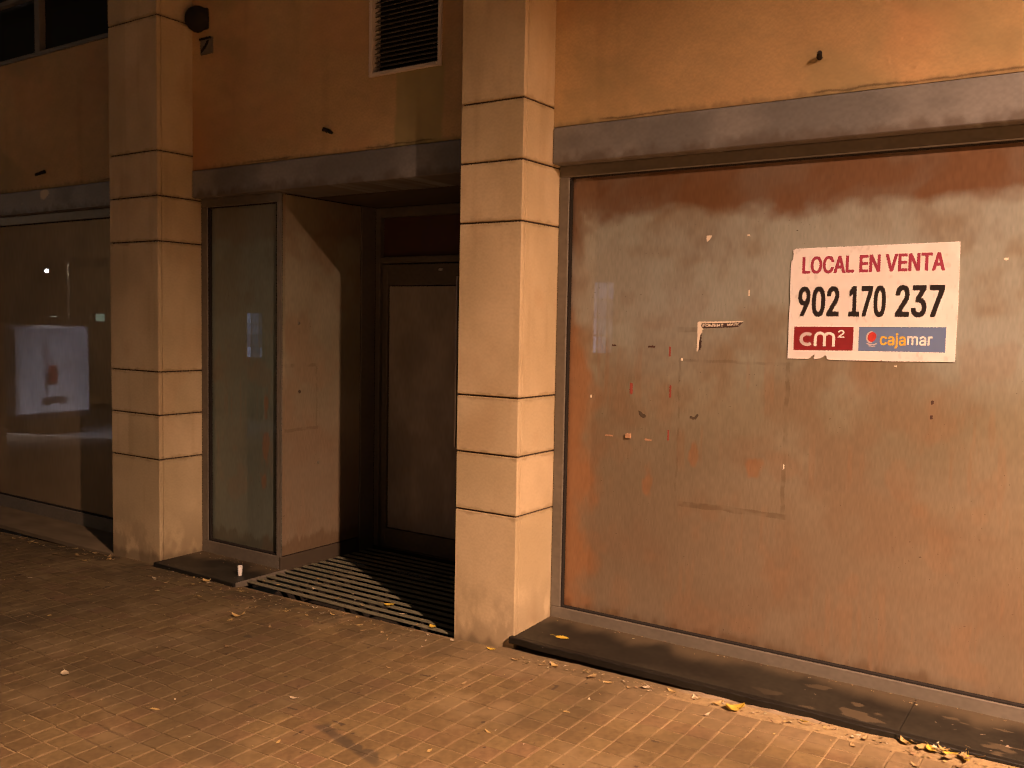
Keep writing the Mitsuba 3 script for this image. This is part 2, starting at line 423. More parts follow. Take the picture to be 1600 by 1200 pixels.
sheet([-4.62, -3.5, -2.5, -1.5, -1.0, -.5, -.25, -.1, 0.001], -.0032, 'pavement', 'mortar')
sheet([-11.0, -8.0, -4.80], -.145, 'road', 'asphalt')
sheet([-16.0, -11.2], -.02, 'far_pavement', 'mortar')
for k, (a, b) in enumerate([(-4.80, -4.62), (-11.2, -11.0)]):
    xs = np.arange(-24, 12.1, 1.0)
    prm = []
    for x in xs[:-1]:
        m = cbox(0, .994, a, b, -.25, 0.003 if k == 0 else -.012, .012)
        v = np.array(m.vertices)
        v[:, 2] += gz(x + v[:, 0])
        v[:, 0] += x
        prm.append(trimesh.Trimesh(v, m.faces, process=False))
    key = 'kerb' if k == 0 else 'kerb_001'
    scene[key] = mikit.ply(cat_(*prm), 'kerb_stone')
    labels[key] = {'kind': 'structure'}


def screen(P):
    v = np.asarray(P, float) - CAM
    d = v @ FW
    return np.stack([800 + FPX * (v @ RT) / d, 600 - FPX * (v @ UP) / d, d], -1)


def tile_mesh(i, j):
    r = random.Random(i * 7919 + j * 104729 + 5)
    gx, gy = .0052, .0058
    x0, y0 = -2.37 + i * PX, -.02 + j * PY + random.Random(i * 31 + 7).uniform(-.004, .004)
    a = [x0 + gx / 2 + r.uniform(-.0012, .0012), x0 + PX - gx / 2 + r.uniform(-.0012, .0012)]
    b = [y0 + gy / 2 + r.uniform(-.0012, .0012), y0 + PY - gy / 2 + r.uniform(-.0012, .0012)]
    h, tx, ty = max(-.0012, min(.0016, r.gauss(0, .0008))), r.gauss(0, .009), r.gauss(0, .009)
    c = .0022
    v = []
    for z, e in ((-.02, 0), (-.0022, 0), (0, c)):
        for xx, yy in ((a[0] + e, b[0] + e), (a[1] - e, b[0] + e), (a[1] - e, b[1] - e), (a[0] + e, b[1] - e)):
            dz = h + tx * (xx - x0 - PX / 2) + ty * (yy - y0 - PY / 2)
            v.append([xx, yy, gz(xx) + z + (dz if z > -.01 else 0)])
    f = [[8, 9, 10], [8, 10, 11]]
    for l in (0, 4):
        for k in range(4):
            n = (k + 1) % 4
            f += [[l + k, l + n, l + 4 + n], [l + k, l + 4 + n, l + 4 + k]]
    return trimesh.Trimesh(v, f, process=False)


tiles = []
for j in range(-46, 0):
    for i in range(-76, 62):
        xc, yc = -2.37 + (i + .5) * PX, -.02 + (j + .5) * PY
        if xc > -2.45 and yc > -.10:
            continue                                   # cement strip along the sill
        if xc > -5.1 and yc > -.06 and xc < -4.2:
            continue                                   # in front of the left sill
        cr = np.array([[xc - PX / 2, yc - PY / 2, gz(xc)], [xc + PX / 2, yc - PY / 2, gz(xc)], [xc + PX / 2, yc + PY / 2, gz(xc)], [xc - PX / 2, yc + PY / 2, gz(xc)]])
        s = screen(cr)
        area = 0
        if s[:, 2].min() > .3 and (s[:, 0] > 0).any() and (s[:, 0] < 1600).any() and (s[:, 1] < 1200).any():
            q = np.clip(s[:, :2], [0, 0], [1600, 1200])
            area = abs(np.dot(q[:, 0], np.roll(q[:, 1], 1)) - np.dot(q[:, 1], np.roll(q[:, 0], 1))) / 2
        tiles.append((area, i, j))
tiles.sort(reverse=True)
for _, i, j in tiles[:300]:
    obj('paving_tile', tile_mesh(i, j), 'paving', 'pavement')
k = obj('outlying_paving_tiles', cat_(*[tile_mesh(i, j) for _, i, j in tiles[300:]]), 'paving', 'pavement')
tag(k, kind='stuff')

# cement strip along the foot of the right-hand sill, and its paler broken edge
def strip(x0, x1, y0, y1, z0, z1, n, seed, rough):
    xs = np.linspace(x0, x1, n)
    P = np.stack([xs, xs * 0, xs * 0], -1)
    f1 = y0 + (meshkit.fbm(P * 14, 3, seed) - .5) * rough
    v, f = [], []
    for k, x in enumerate(xs):
        nz = (meshkit.fbm(np.array([[x * 22, 0, 3.]]), 3, seed)[0] - .5) * .006
        v += [[x, f1[k], gz(x) + z0 - .012], [x, f1[k] + .004, gz(x) + z0], [x, y1, gz(x) + z1 + nz]]
        if k:
            a = (k - 1) * 3
            f += [[a, a + 3, a + 4], [a, a + 4, a + 1], [a + 1, a + 4, a + 5], [a + 1, a + 5, a + 2]]
    return trimesh.Trimesh(v, f, process=False)


obj('cement_strip', strip(-2.44, .9, -.085, .03, .0015, .007, 260, 3, .05), 'mortar', 'pavement', smooth=True)

# ------------------------------------------------------------------ the building
B = thing('shop_building', 'street front of a closed shop with beige stone pillars, orange stucco and painted-over panels', 'building')
YW, YL, YF, YP = .260, .252, .320, .348     # stucco face, lintel face, shopfront frame face, panel face


def pillar(x0, x1):
    pk = obj('pillar', box(x0 + .010, x1 - .010, .010, .60, -.4, 6.6), 'joint_dark', B)
    r = random.Random(int(x0 * 1000))
    for a, b in zip(JOINTS[:-1], JOINTS[1:]):
        g = .004
        o = r.uniform(-.0008, .0008)
        obj('stone_block', cbox(x0, x1, o, .028 + o, a + g, b - g, .003), 'stone', pk)
        for xa, xb in ((x1 - .03, x1 - .0012 + o * .5), (x0 + .0012 + o * .5, x0 + .03)):
            obj('stone_block', cbox(xa, xb, .0325, .36, a + g, b - g, .0022), 'stone', pk)
    return pk


pillar(-2.714, -2.358)
tag(pillar(-5.569, -5.063), 'shaded left-hand pillar of beige stone blocks')
pillar(.60, .955)
pillar(-8.75, -8.25)

# upper walls, with the hole of the vent and of the window
vent_hole = sg.box(-3.525, 2.882, -3.06, 3.60)
win_hole = sg.box(-7.95, 3.478, -5.62, 4.95)
for a, b, hole in ((-5.063, -2.714, vent_hole), (-8.25, -5.569, win_hole), (-2.358, .60, None), (.955, 4.5, None), (-14., -8.75, None)):
    poly = sg.box(a, 2.479, b, 6.6)
    if hole is not None:
        poly = poly.difference(hole)
    obj('stucco_wall', extrude_xz(poly, YW, .58), 'stucco', B)
    obj('lintel', cbox(a + .001, b - .001, YL, .60, 2.305, 2.4755, .005), 'lintel_paint', B)
obj('roof_slab', box(-14, 4.5, .0, 3.0, 6.605, 6.8), 'far_wall', B)
obj('back_wall', box(-14, 4.5, 1.6, 1.75, -.3, 6.6), 'interior_dark', B)
for a, b in ((-14., -8.75), (.955, 4.5)):
    obj('stucco_wall', box(a, b, YW + .002, .55, -.5, 2.30), 'stucco', B)

# vent grille
v = numbered(B + '__vent')
scene[v] = mikit.ply(cat_(cbox(-3.543, -3.520, YW - .012, YW + .06, 2.864, 3.62, .003), cbox(-3.066, -3.043, YW - .012, YW + .06, 2.864, 3.62, .003),
                          cbox(-3.5198, -3.0662, YW - .012, YW + .06, 2.864, 2.886, .003), cbox(-3.5198, -3.0662, YW - .012, YW + .06, 3.597, 3.62, .003)), 'vent_paint')
for i in range(29):
    z = 2.898 + i * .0243
    m = cbox(-3.5195, -3.0665, -.015, .015, -.0016, .0016, .0005)
    m.apply_transform(trimesh.transformations.rotation_matrix(math.radians(34), [1, 0, 0]))
    m.apply_translation([0, YW + .024, z])
    obj('slat', m, 'slat_metal', v)
obj('duct', cat_(box(-3.524, -3.061, .5, .56, 2.883, 3.599), box(-3.5248, -3.5205, YW + .0605, .4995, 2.884, 3.598), box(-3.0645, -3.0602, YW + .0605, .4995, 2.884, 3.598)), 'gap_black', v)

# upstairs window
w = numbered(B + '__window')
fr = []
Y0, Y1 = YW + .012, YW + .07
fr += [cbox(-7.95, -5.62, Y0 - .022, Y1, 3.450, 3.482, .003), cbox(-7.95, -5.62, Y0, Y1, 4.90, 4.95, .003)]
for a, b in ((-7.95, -7.90), (-6.932, -6.862), (-5.67, -5.62)):
    fr.append(cbox(a, b, Y0, Y1, 3.4825, 4.8995, .003))
fr.append(cbox(-7.8995, -6.9325, Y0 + .006, Y1, 3.905, 3.940, .003))
scene[w] = mikit.ply(cat_(*fr), 'frame_paint')
for a, b, c, d in ((-7.90, -6.932, 3.482, 3.905), (-7.90, -6.932, 3.94, 4.9), (-6.862, -5.67, 3.482, 4.9)):
    obj('pane', box(a + .001, b - .001, Y1 - .012, Y1 - .006, c + .001, d - .001), 'window_glass', w)
obj('room', box(-7.95, -5.62, .57, .60, 3.45, 4.95), 'gap_black', w)


def shopfront(x0, x1, zb, zt=2.249, fw=.056, label=None, z_floor=.0, fr=None, g=.0065, board='panel_paint'):
    """A fixed shop window painted over: a flat grey frame and one board, with a black gap between them."""
    s = numbered(B + '__shopfront')
    scene[s] = mikit.ply(box(x0, x1, YP + .012, YP + .05, z_floor, 2.304), 'gap_black')
    if label:
        tag(s, label)
    fd = YP + .012
    obj('frame', cbox(x0 + .001, x0 + fw, YF, fd, zb, zt, .003), 'frame_paint', s)
    fr = fr or fw
    obj('frame', cbox(x1 - fr, x1 - .001, YF, fd, zb, zt, .003), 'frame_paint', s)
    obj('frame', cbox(x0 + .001, x1 - .001, YF, fd, zt + .0004, 2.3045, .003), 'frame_paint', s)
    obj('frame', cbox(x0 + .001, x1 - .001, YF, fd, z_floor, zb - .0004, .003), 'frame_paint', s)
    xa, xb = x0 + fw + .0004, x1 - fr - .0004
    za, zt_ = zb + .0004, zt - .0004
    obj('gasket', cat_(box(xa, xa + g, YF + .007, YP + .0115, za, zt_), box(xb - g, xb, YF + .007, YP + .0115, za, zt_), box(xa + g + .0002, xb - g - .0002, YF + .007, YP + .0115, za, za + g), box(xa + g + .0002, xb - g - .0002, YF + .0075, YP + .0115, zt_ - .003, zt_)), 'gap_black', s)
    obj('board', cbox(xa + g + .0004, xb - g - .0004, YP, YP + .008, za + g + .0004, zt_ - .0035, .0010), board, s)
    return s


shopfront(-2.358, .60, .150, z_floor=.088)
shopfront(-8.25, -5.569, .072, zt=2.240, z_floor=-.03, board='shop_glass')
s = shopfront(-5.063, -4.322, .082, zt=2.249, fw=.062, label='narrow painted panel beside the entrance', z_floor=-.02, fr=.027, g=.010)

# return panel of the entrance (faces right)
XR = -4.309
s2 = numbered(B + '__side_panel')
scene[s2] = mikit.ply(box(XR - .04, XR - .014, YF + .05, 1.16, -.02, 2.304), 'gap_black')
obj('frame', cbox(XR - .03, XR + .003, YF + .001, YF + .006, .0775, 2.300, .001), 'frame_paint', s2)
obj('frame', cbox(XR - .03, XR + .004, 1.015, 1.15, -.02, 2.300, .003), 'frame_paint', s2)
obj('kick_board', cbox(XR - .03, XR + .003, YF + .001, 1.0145, -.02, .0770, .003), 'kick_paint', s2)
obj('gasket', box(XR - .028, XR - .0035, YF + .0063, YF + .0130, .0775, 2.298), 'gap_black', s2)
obj('board', cbox(XR - .012, XR, YF + .0135, 1.009, .083, 2.296, .0015), 'panel_paint', s2)
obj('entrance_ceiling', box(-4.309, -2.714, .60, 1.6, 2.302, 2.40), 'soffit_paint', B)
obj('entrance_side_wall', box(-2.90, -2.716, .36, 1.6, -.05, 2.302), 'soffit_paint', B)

# door with transom
YD = 1.165
d = numbered(B + '__door')
scene[d] = mikit.ply(cat_(cbox(-4.302, -4.262, YD - .02, YD + .06, -.02, 2.298, .003), cbox(-3.560, -3.520, YD - .02, YD + .06, -.02, 2.298, .003), cbox(-2.93, -2.902, YD - .02, YD + .06, -.02, 2.298, .003),
                         cbox(-4.2615, -2.9305, YD - .02, YD + .06, 1.930, 1.972, .003), cbox(-4.2615, -2.9305, YD - .02, YD + .06, 2.235, 2.298, .003)), 'frame_paint')
obj('stile', cbox(-4.255, -4.212, YD, YD + .045, .004, 1.922, .003), 'frame_paint', d)
obj('stile', cbox(-3.610, -3.567, YD, YD + .045, .004, 1.922, .003), 'frame_paint', d)
obj('rail', cbox(-4.2115, -3.6105, YD, YD + .045, 1.783, 1.922, .003), 'frame_paint', d)
obj('rail', cbox(-4.2115, -3.6105, YD, YD + .045, .004, .128, .003), 'frame_paint', d)
obj('door_panel', cbox(-4.206, -3.616, YD + .018, YD + .026, .134, 1.777, .001), 'door_paint', d)
hb = tube([[-3.576, YD - .055, .75], [-3.576, YD - .055, 1.2], [-3.576, YD - .055, 1.835]], .0085, 14)
hk = obj('pull_handle', cat_(hb, tube([[-3.576, YD - .055, 1.72], [-3.580, YD + .002, 1.72]], .007), tube([[-3.576, YD - .055, .86], [-3.580, YD + .002, .86]], .007)), 'steel', d, smooth=40)
obj('transom_panel', box(-4.26, -2.932, YD + .02, YD + .028, 1.974, 2.233), 'transom_paint', d)
obj('side_light', box(-3.519, -2.932, YD + .02, YD + .028, .1, 1.929), 'door_paint', d)
obj('side_light_base', cbox(-3.519, -2.932, YD, YD + .04, -.02, .0995), 'frame_paint', d)
obj('lock', cat_(cbox(-3.606, -3.590, YD - .012, YD + .001, 1.055, 1.10, .003)), 'steel', d)
obj('latch_plate', cbox(-3.770, -3.735, YD - .006, YD - .0005, 1.874, 1.892, .002), 'steel', d)

# sills
def sill(x0, x1, yf, yb, zt, zb_back, zg, top='sill_stone', cuts=()):
    s_ = numbered(B + '__sill')
    xs = [x0, *cuts, x1]
    scene[s_] = mikit.ply(box(x0 + .004, x1 - .004, max(yf + .025, -.001), yb, zg, zt - .031), 'sill_stone')
    for a, b in zip(xs[:-1], xs[1:]):
        m = cbox(a + .0002, b - .0002, yf, yb, zt - .03, zt, .003)
        m = m.subdivide()
        m = m.subdivide()
        vv = np.array(m.vertices)
        vv[:, 2] += (vv[:, 1] - yf) / (yb - yf) * (zb_back - zt)
        nn = meshkit.fbm(vv * [12, 12, 12], 3, 4) - .5
        front = vv[:, 1] < yf + .01
        vv[:, 1] += np.where(front, nn * .012, 0)
        obj('slab', trimesh.Trimesh(vv, m.faces, process=False), top, s_)
    return s_


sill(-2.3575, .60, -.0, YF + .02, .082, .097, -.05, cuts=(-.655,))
# the nosing, which runs a little past the pillar's corner
def nosing(x0, x1, y0, y1, z0, z1, seed):
    xs = np.arange(x0, x1 + .01, .02)
    P = np.stack([xs * 9, xs * 0, xs * 0 + 2], -1)
    e = (meshkit.fbm(P, 4, seed) - .5) * .010
    t = (meshkit.fbm(P * 2, 3, seed + 3) - .5) * .005
    v, f = [], []
    for k, x in enumerate(xs):
        v += [[x, y1, z0], [x, y0 + .006 + e[k], z0], [x, y0 + e[k], z0 + .007], [x, y0 + e[k], z1 - .003 + t[k]], [x, y0 + .003 + e[k], z1 + t[k]], [x, y1, z1]]
        if k:
            a = (k - 1) * 6
            for i in range(5):
                f += [[a + i, a + i + 1, a + i + 7], [a + i, a + i + 7, a + i + 6]]
    n = len(xs)
    for base in (0, (n - 1) * 6):
        for i in range(1, 5):
            f.append([base, base + i, base + i + 1])
    m = trimesh.Trimesh(v, f, process=False)
    m.fix_normals()
    return m


for xa_, xb_, yo, h_ in ((-1.60, -.78, -.041, .016),):
    m = strip(xa_, xb_, yo - .006, -.0275, h_ * .5, h_, 90, 11, .016)
    vv = np.array(m.vertices)
    env = np.clip(np.minimum(vv[:, 0] - xa_, xb_ - vv[:, 0]) / .12, 0, 1) * np.clip(.55 + 1.1 * (meshkit.fbm(vv * [9, 0, 0], 3, 21) - .4), .1, 1)
    vv[:, 2] = gz(vv[:, 0]) - .012 + (vv[:, 2] - gz(vv[:, 0]) + .012) * (.35 + .65 * env)
    obj('mortar_crust', trimesh.Trimesh(vv, m.faces, process=False), 'cement_crust', B + '__sill')
obj('nosing', nosing(-2.368, -.657, -.030, -.0005, .050, .0820, 1), 'sill_stone', B + '__sill')
obj('nosing', nosing(-.6565, .61, -.030, -.0005, .051, .0815, 2), 'sill_stone', B + '__sill')
sill(-5.062, -4.296, -.048, YF + .02, .002, .004, -.06)
sill(-8.249, -5.570, -.02, YF + .02, -.028, -.022, -.16, top='dusty_stone')
obj('sill_trim', cbox(-4.2955, -4.280, -.04, YF + .03, -.03, .003, .002), 'frame_paint', B)

# little things fixed on the wall
def stub(x, z, dx, dz, L, r):
    return tube([[x, YW + .02, z], [x, YW - .01, z], [x + dx * L, YW - .035, z + dz * L]], [r, r, r * .8], 8)


obj('bolt', stub(-1.116, 2.628, .3, .4, .03, .011), 'dark_metal', B, smooth=40)
obj('cable_stub', cat_(stub(-3.845, 2.607, 1.0, -.35, .05, .011), tube([[-3.845, YW - .012, 2.607], [-3.87, YW - .03, 2.617]], .012, 8)), 'dark_metal', B, smooth=40)
obj('cable_stub', cat_(stub(-6.79, 2.600, -1.0, -.3, .07, .013), stub(-6.79, 2.600, .8, -.25, .05, .011)), 'dark_metal', B, smooth=40)

al = thing('alarm_bell', 'dark round bell fixed high on the wall right of the left pillar', 'alarm bell')
prof = np.array([[0.0, -.085], [.03, -.082], [.058, -.066], [.074, -.040], [.08, -.012], [.08, 0.0]])
dome = trimesh.creation.revolve(prof, sections=28)
dome.apply_transform(trimesh.transformations.rotation_matrix(math.radians(-90), [1, 0, 0]))
dome.apply_scale([1, 1, 1])
vv = np.array(dome.vertices)
vv[:, 1] = -np.abs(vv[:, 1])
dome = trimesh.Trimesh(vv + [-4.965, YW - .02, 3.40], dome.faces, process=False)
obj('gong', dome, 'dark_metal', al, smooth=50)
obj('base_plate', cbox(-5.035, -4.895, YW - .02, YW - .0005, 3.335, 3.465, .006), 'dark_metal', al)
pl = thing('small_plate', 'small pale square plate with a dark slanting mark high on the stucco wall', 'plate')
obj('plate_board', cbox(-4.975, -4.855, YW - .008, YW - .0005, 3.185, 3.285, .002), 'frame_paint', pl)
obj('dark_mark', extrude_xz(sg.LineString([(-4.96, 3.21), (-4.925, 3.235), (-4.90, 3.262)]).buffer(.010), YW - .0095, YW - .0082), 'dark_metal', pl)
obj('top_edge', cbox(-4.98, -4.868, YW - .014, YW - .0082, 3.276, 3.288, .001), 'dark_metal', pl)

# ------------------------------------------------------------------ ribbed tread grate of the entrance
G = thing('tread_grate', 'ribbed dark entrance grate of parallel bars in the doorway', 'grate')
obj('pit', cat_(box(-4.279, -2.716, .002, 1.14, -.20, -.15)), 'grate_pit', G)
y = .034
k = 0
while y < 1.11:
    r = random.Random(k)
    obj('bar', cbox(-4.278, -2.718, y, y + .031, -.010, -.001 + r.uniform(-.0008, .0008), .003), 'tread_bar', G)
    y += .0725
    k += 1
obj('bearer', cat_(*[box(x - .004, x + .004, .004, 1.14, -.11, -.0105) for x in (-4.0, -3.5, -3.0)]), 'grate_pit', G)
obj('threshold', cbox(-4.30, -2.72, 1.142, 1.25, -.06, .0035, .003), 'sill_stone', G)

# ------------------------------------------------------------------ for-sale sign
S = thing('sale_sign', 'white for-sale sign with red and black lettering, torn along its lower edge', 'sign')
SX0, SX1, SZ0, SZ1 = -1.224, -.581, 1.420, 1.888
YS = YP - .0045
outline = sg.Polygon([(-1.221, 1.874), (-1.205, 1.880), (-.583, 1.889), (-.580, 1.66), (-.5815, 1.430), (-.70, 1.427), (-.83, 1.424),
                      (-.846, 1.4235), (-.849, 1.429), (-.853, 1.4235), (-1.05, 1.421), (-1.062, 1.424), (-1.066, 1.437), (-1.072, 1.440), (-1.080, 1.432), (-1.093, 1.425), (-1.114, 1.4215),
                      (-1.117, 1.428), (-1.112, 1.440), (-1.121, 1.438), (-1.133, 1.427), (-1.140, 1.421), (-1.226, 1.4205), (-1.2265, 1.62), (-1.2235, 1.66), (-1.2265, 1.70), (-1.2265, 1.826), (-1.2185, 1.835), (-1.2165, 1.857)])
obj('board', extrude_xz(outline, YS, YP - .0005), 'sign_white', S)


def fit_text(text, x0, x1, z0, z1, bold=False, y=YS - .0008, skew=0.0, th=.0007):
    m = meshkit.text_mesh(text, .1, .001, bold)
    v = np.array(m.vertices)
    lo, hi = v.min(0), v.max(0)
    u = (v - lo) / (hi - lo)
    xx = x0 + u[:, 0] * (x1 - x0)
    zz = z0 + u[:, 1] * (z1 - z0) + skew * (xx - x0)
    return trimesh.Trimesh(np.stack([xx, y + (1 - u[:, 2]) * th, zz], -1), np.array(m.faces), process=False)


k = obj('heading', cat_(*[fit_text('LOCAL EN VENTA', -1.177 + dx, -.633 + dx, 1.774, 1.845, True, y=YS - .0008 - .0001 * q, skew=.012) for q, dx in enumerate((-.0014, .0014))]), 'sign_red', S)
tag(k, 'red lettering LOCAL EN VENTA')
num = []
for q, dx in enumerate((-.0022, 0, .0022)):
    for txt, a, b, c, d_ in (('902', -1.188, -1.025, 1.597, 1.722), ('170', -.983, -.844, 1.598, 1.724), ('237', -.804, -.631, 1.599, 1.726)):
        num.append(fit_text(txt, a + dx, b + dx, c, d_, True, y=YS - .0008 - .0001 * q, skew=.006))
k = obj('phone_number', cat_(*num), 'sign_black', S)
tag(k, 'black phone number 902 170 237')
l1 = obj('logo_panel', extrude_xz(sg.Polygon([(-1.202, 1.457), (-.962, 1.4615), (-.961, 1.5575), (-1.202, 1.5545)]), YS - .0006, YS + .0004), 'logo_red', S)
tag(l1, 'dark red logo panel reading cm squared')
l2 = obj('logo_panel', extrude_xz(sg.Polygon([(-.940, 1.4615), (-.617, 1.4655), (-.617, 1.563), (-.940, 1.5585)]), YS - .0006, YS + .0004), 'logo_blue', S)
tag(l2, 'grey blue logo panel reading cajamar')
yl = YS - .0013
arc = lambda cx, cz, rx, rz, a, b: [(cx + rx * math.cos(math.radians(t)), cz + rz * math.sin(math.radians(t))) for t in np.linspace(a, b, 24)]
cc = sg.LineString(arc(-1.147, 1.504, .0245, .0225, 48, 312)).buffer(.0068, cap_style='flat')
obj('letter', extrude_xz(cc, yl, yl + .0006), 'logo_grey', l1)
mm = shapely.union_all([sg.LineString([(-1.113, 1.476)] + arc(-1.094, 1.513, .0185, .017, 180, 0) + [(-1.0755, 1.476)]).buffer(.0058, cap_style='flat'),
                        sg.LineString([(-1.0755, 1.476)] + arc(-1.057, 1.513, .0185, .017, 180, 0) + [(-1.0385, 1.476)]).buffer(.0058, cap_style='flat')])
obj('letter', extrude_xz(mm, yl, yl + .0006), 'sign_white', l1)
obj('letter', fit_text('2', -1.022, -.996, 1.513, 1.545, True, yl, th=.0006), 'sign_white', l1)
obj('letter', fit_text('caja', -.858, -.761, 1.4755, 1.5365, True, yl, th=.0006), 'logo_yellow', l2)
obj('letter', fit_text('mar', -.756, -.664, 1.4895, 1.5265, True, yl, th=.0006), 'sign_white', l2)
ball = sg.Point(0, 0).buffer(.0175, 24)
ball = shapely.affinity.translate(shapely.affinity.rotate(shapely.affinity.scale(ball, .92, 1.15), -18), -.8885, 1.519)
halo = shapely.affinity.translate(shapely.affinity.rotate(shapely.affinity.scale(sg.Point(0, 0).buffer(.0215, 24), .95, 1.15), -18), -.8905, 1.5185)
obj('emblem', extrude_xz(ball, yl, yl + .0006), 'logo_ball', l2)
obj('emblem_ring', extrude_xz(shapely.union_all([halo.difference(shapely.affinity.translate(ball.buffer(.0012), .001, 0)).intersection(sg.box(-1, 1.49, -.887, 1.6)),
                                                 sg.LineString([(-.906, 1.492), (-.893, 1.487), (-.878, 1.4885), (-.870, 1.493)]).buffer(.0022), sg.LineString([(-.899, 1.4835), (-.888, 1.4805), (-.876, 1.483)]).buffer(.0014)]), yl, yl + .0006), 'logo_grey', l2)

# ------------------------------------------------------------------ torn poster and scraps stuck on the board
P_ = thing('torn_poster', 'torn corner of a poster, white edge and black strip, left on the board', 'poster')
yp = YP - .0012
obj('paper', extrude_xz(sg.Polygon([(-1.636, 1.569), (-1.428, 1.5745), (-1.424, 1.5705), (-1.50, 1.566), (-1.60, 1.5625), (-1.6195, 1.562), (-1.6185, 1.548), (-1.612, 1.540), (-1.608, 1.537), (-1.612, 1.532),
                                    (-1.615, 1.528), (-1.612, 1.522), (-1.616, 1.518), (-1.622, 1.510), (-1.626, 1.48), (-1.629, 1.440), (-1.636, 1.436)]), yp, YP - .0003), 'paper_white', P_)
obj('black_strip', extrude_xz(sg.Polygon([(-1.6190, 1.5615), (-1.50, 1.5655), (-1.427, 1.5700), (-1.440, 1.557), (-1.448, 1.549), (-1.50, 1.545), (-1.56, 1.5425), (-1.600, 1.541), (-1.612, 1.541), (-1.6175, 1.549)]), yp + .0002, YP - .0003), 'paper_ink', P_)
obj('black_strip', extrude_xz(sg.Polygon([(-1.6215, 1.5095), (-1.617, 1.513), (-1.615, 1.499), (-1.618, 1.487), (-1.612, 1.480), (-1.618, 1.470), (-1.613, 1.460), (-1.620, 1.446), (-1.6275, 1.440), (-1.6255, 1.48)]), yp + .0002, YP - .0003), 'paper_ink', P_)
obj('lettering', cat_(fit_text('FOMENT', -1.612, -1.515, 1.546, 1.559, True, yp - .0004, skew=.03, th=.0005), fit_text('MATE', -1.498, -1.446, 1.5535, 1.563, True, yp - .0004, skew=.03, th=.0005)), 'paper_white', P_)


def scrap(name, pts, mt, label, cat, group=None, lift=.0015):
    poly = sg.Polygon(pts).buffer(0)
    key = obj(name, extrude_xz(poly, YP - lift, YP - .0003), mt)
    return tag(key, label, cat, group)


def bar_pts(x, z, w, h, seed, n=5):
    r = random.Random(seed)
    top = [(x - w / 2 + w * i / n, z + h / 2 + r.uniform(-.25, .1) * min(w, h)) for i in range(n + 1)]
    bot = [(x + w / 2 - w * i / n, z - h / 2 + r.uniform(-.1, .25) * min(w, h)) for i in range(n + 1)]
    return top + bot


GT = 'tape scraps left around a vanished poster'
scrap('tape_scrap', bar_pts(-1.956, 1.252, .015, .052, 1), 'tape_red', 'wider red vertical scrap of tape in the middle of the ghost poster', 'tape', GT)
scrap('tape_scrap', bar_pts(-1.758, 1.250, .008, .056, 2), 'tape_red', 'thin red vertical scrap of tape level with the wider red scrap', 'tape', GT)
scrap('tape_scrap', bar_pts(-1.766, 1.432, .008, .046, 3), 'tape_red', 'thin dark red vertical scrap of tape left of the torn poster', 'tape', GT)
scrap('tape_scrap', bar_pts(-1.762, 1.048, .007, .050, 4), 'tape_red', 'lowest red vertical scrap of tape on the board', 'tape', GT)
scrap('tape_scrap', bar_pts(-2.067, 1.022, .040, .007, 5), 'tape_tan', 'thin tan horizontal scrap of tape, leftmost of the bottom row', 'tape', GT)
scrap('tape_scrap', bar_pts(-1.862, 1.019, .034, .009, 6), 'tape_tan', 'tan horizontal scrap of tape right of the crumpled one', 'tape', GT)
kk = scrap('tape_scrap', bar_pts(-1.964, 1.031, .026, .022, 7), 'tape_tan', 'crumpled lump of tan tape in the bottom row', 'tape', GT, lift=.010)
scrap('tape_scrap', bar_pts(-2.052, 1.452, .022, .008, 8), 'tape_dark', 'small dark horizontal scrap of tape at the upper left', 'tape', GT)
scrap('tape_scrap', bar_pts(-1.857, 1.451, .034, .009, 9), 'tape_dark', 'dark horizontal scrap of tape between the upper left one and the red one', 'tape', GT)
scrap('glue_blob', [(-1.915, 1.150), (-1.902, 1.148), (-1.896, 1.140), (-1.880, 1.135), (-1.876, 1.124), (-1.890, 1.118), (-1.904, 1.124), (-1.912, 1.134)], 'old_glue', 'dark smeared glue blob in the middle of the board', 'glue')
scrap('glue_curl', sg.LineString([(-1.655, 1.139), (-1.643, 1.134), (-1.632, 1.138), (-1.624, 1.150)]).buffer(.0055).exterior.coords[:-1], 'old_glue', 'dark curled mark of glue right of the glue blob', 'glue')
scrap('paper_chip', [(-1.606, 1.948), (-1.583, 1.950), (-1.584, 1.942), (-1.594, 1.928), (-1.604, 1.922), (-1.607, 1.935)], 'paper_white', 'larger torn chip of white paper high on the board', 'paper')
scrap('paper_chip', bar_pts(-1.415, 1.943, .011, .009, 12), 'paper_white', 'tiny white paper chip right of the larger chip', 'paper')
scrap('paper_chip', bar_pts(-1.404, 1.697, .006, .026, 13), 'paper_white', 'thin upright white paper chip above the torn poster', 'paper')
scrap('paper_chip', bar_pts(-1.706, 1.397, .010, .013, 14), 'paper_white', 'small white paper chip below and left of the torn poster', 'paper')
scrap('paper_chip', bar_pts(-1.226, .958, .005, .022, 15), 'paper_white', 'small white paper chip on the right edge of the ghost rectangle', 'paper')
scrap('paper_chip', bar_pts(-2.170, 1.204, .008, .014, 16), 'paper_white', 'small white paper chip near the left edge of the board', 'paper')
scrap('paper_chip', bar_pts(-.795, 1.405, .010, .006, 17), 'paper_white', 'tiny white chip just under the for-sale sign', 'paper')
scrap('paper_chip', bar_pts(-.425, 1.82, .014, .010, 18), 'paper_white', 'small white chip right of the for-sale sign', 'paper')
for q, (x, z) in enumerate([(-.654, 1.269), (-.655, 1.212)]):
    scrap('dark_chip', bar_pts(x, z, .010, .016, 20 + q), 'tape_dark', ['upper of two dark chips below the sign', 'lower of two dark chips below the sign'][q], 'chip')
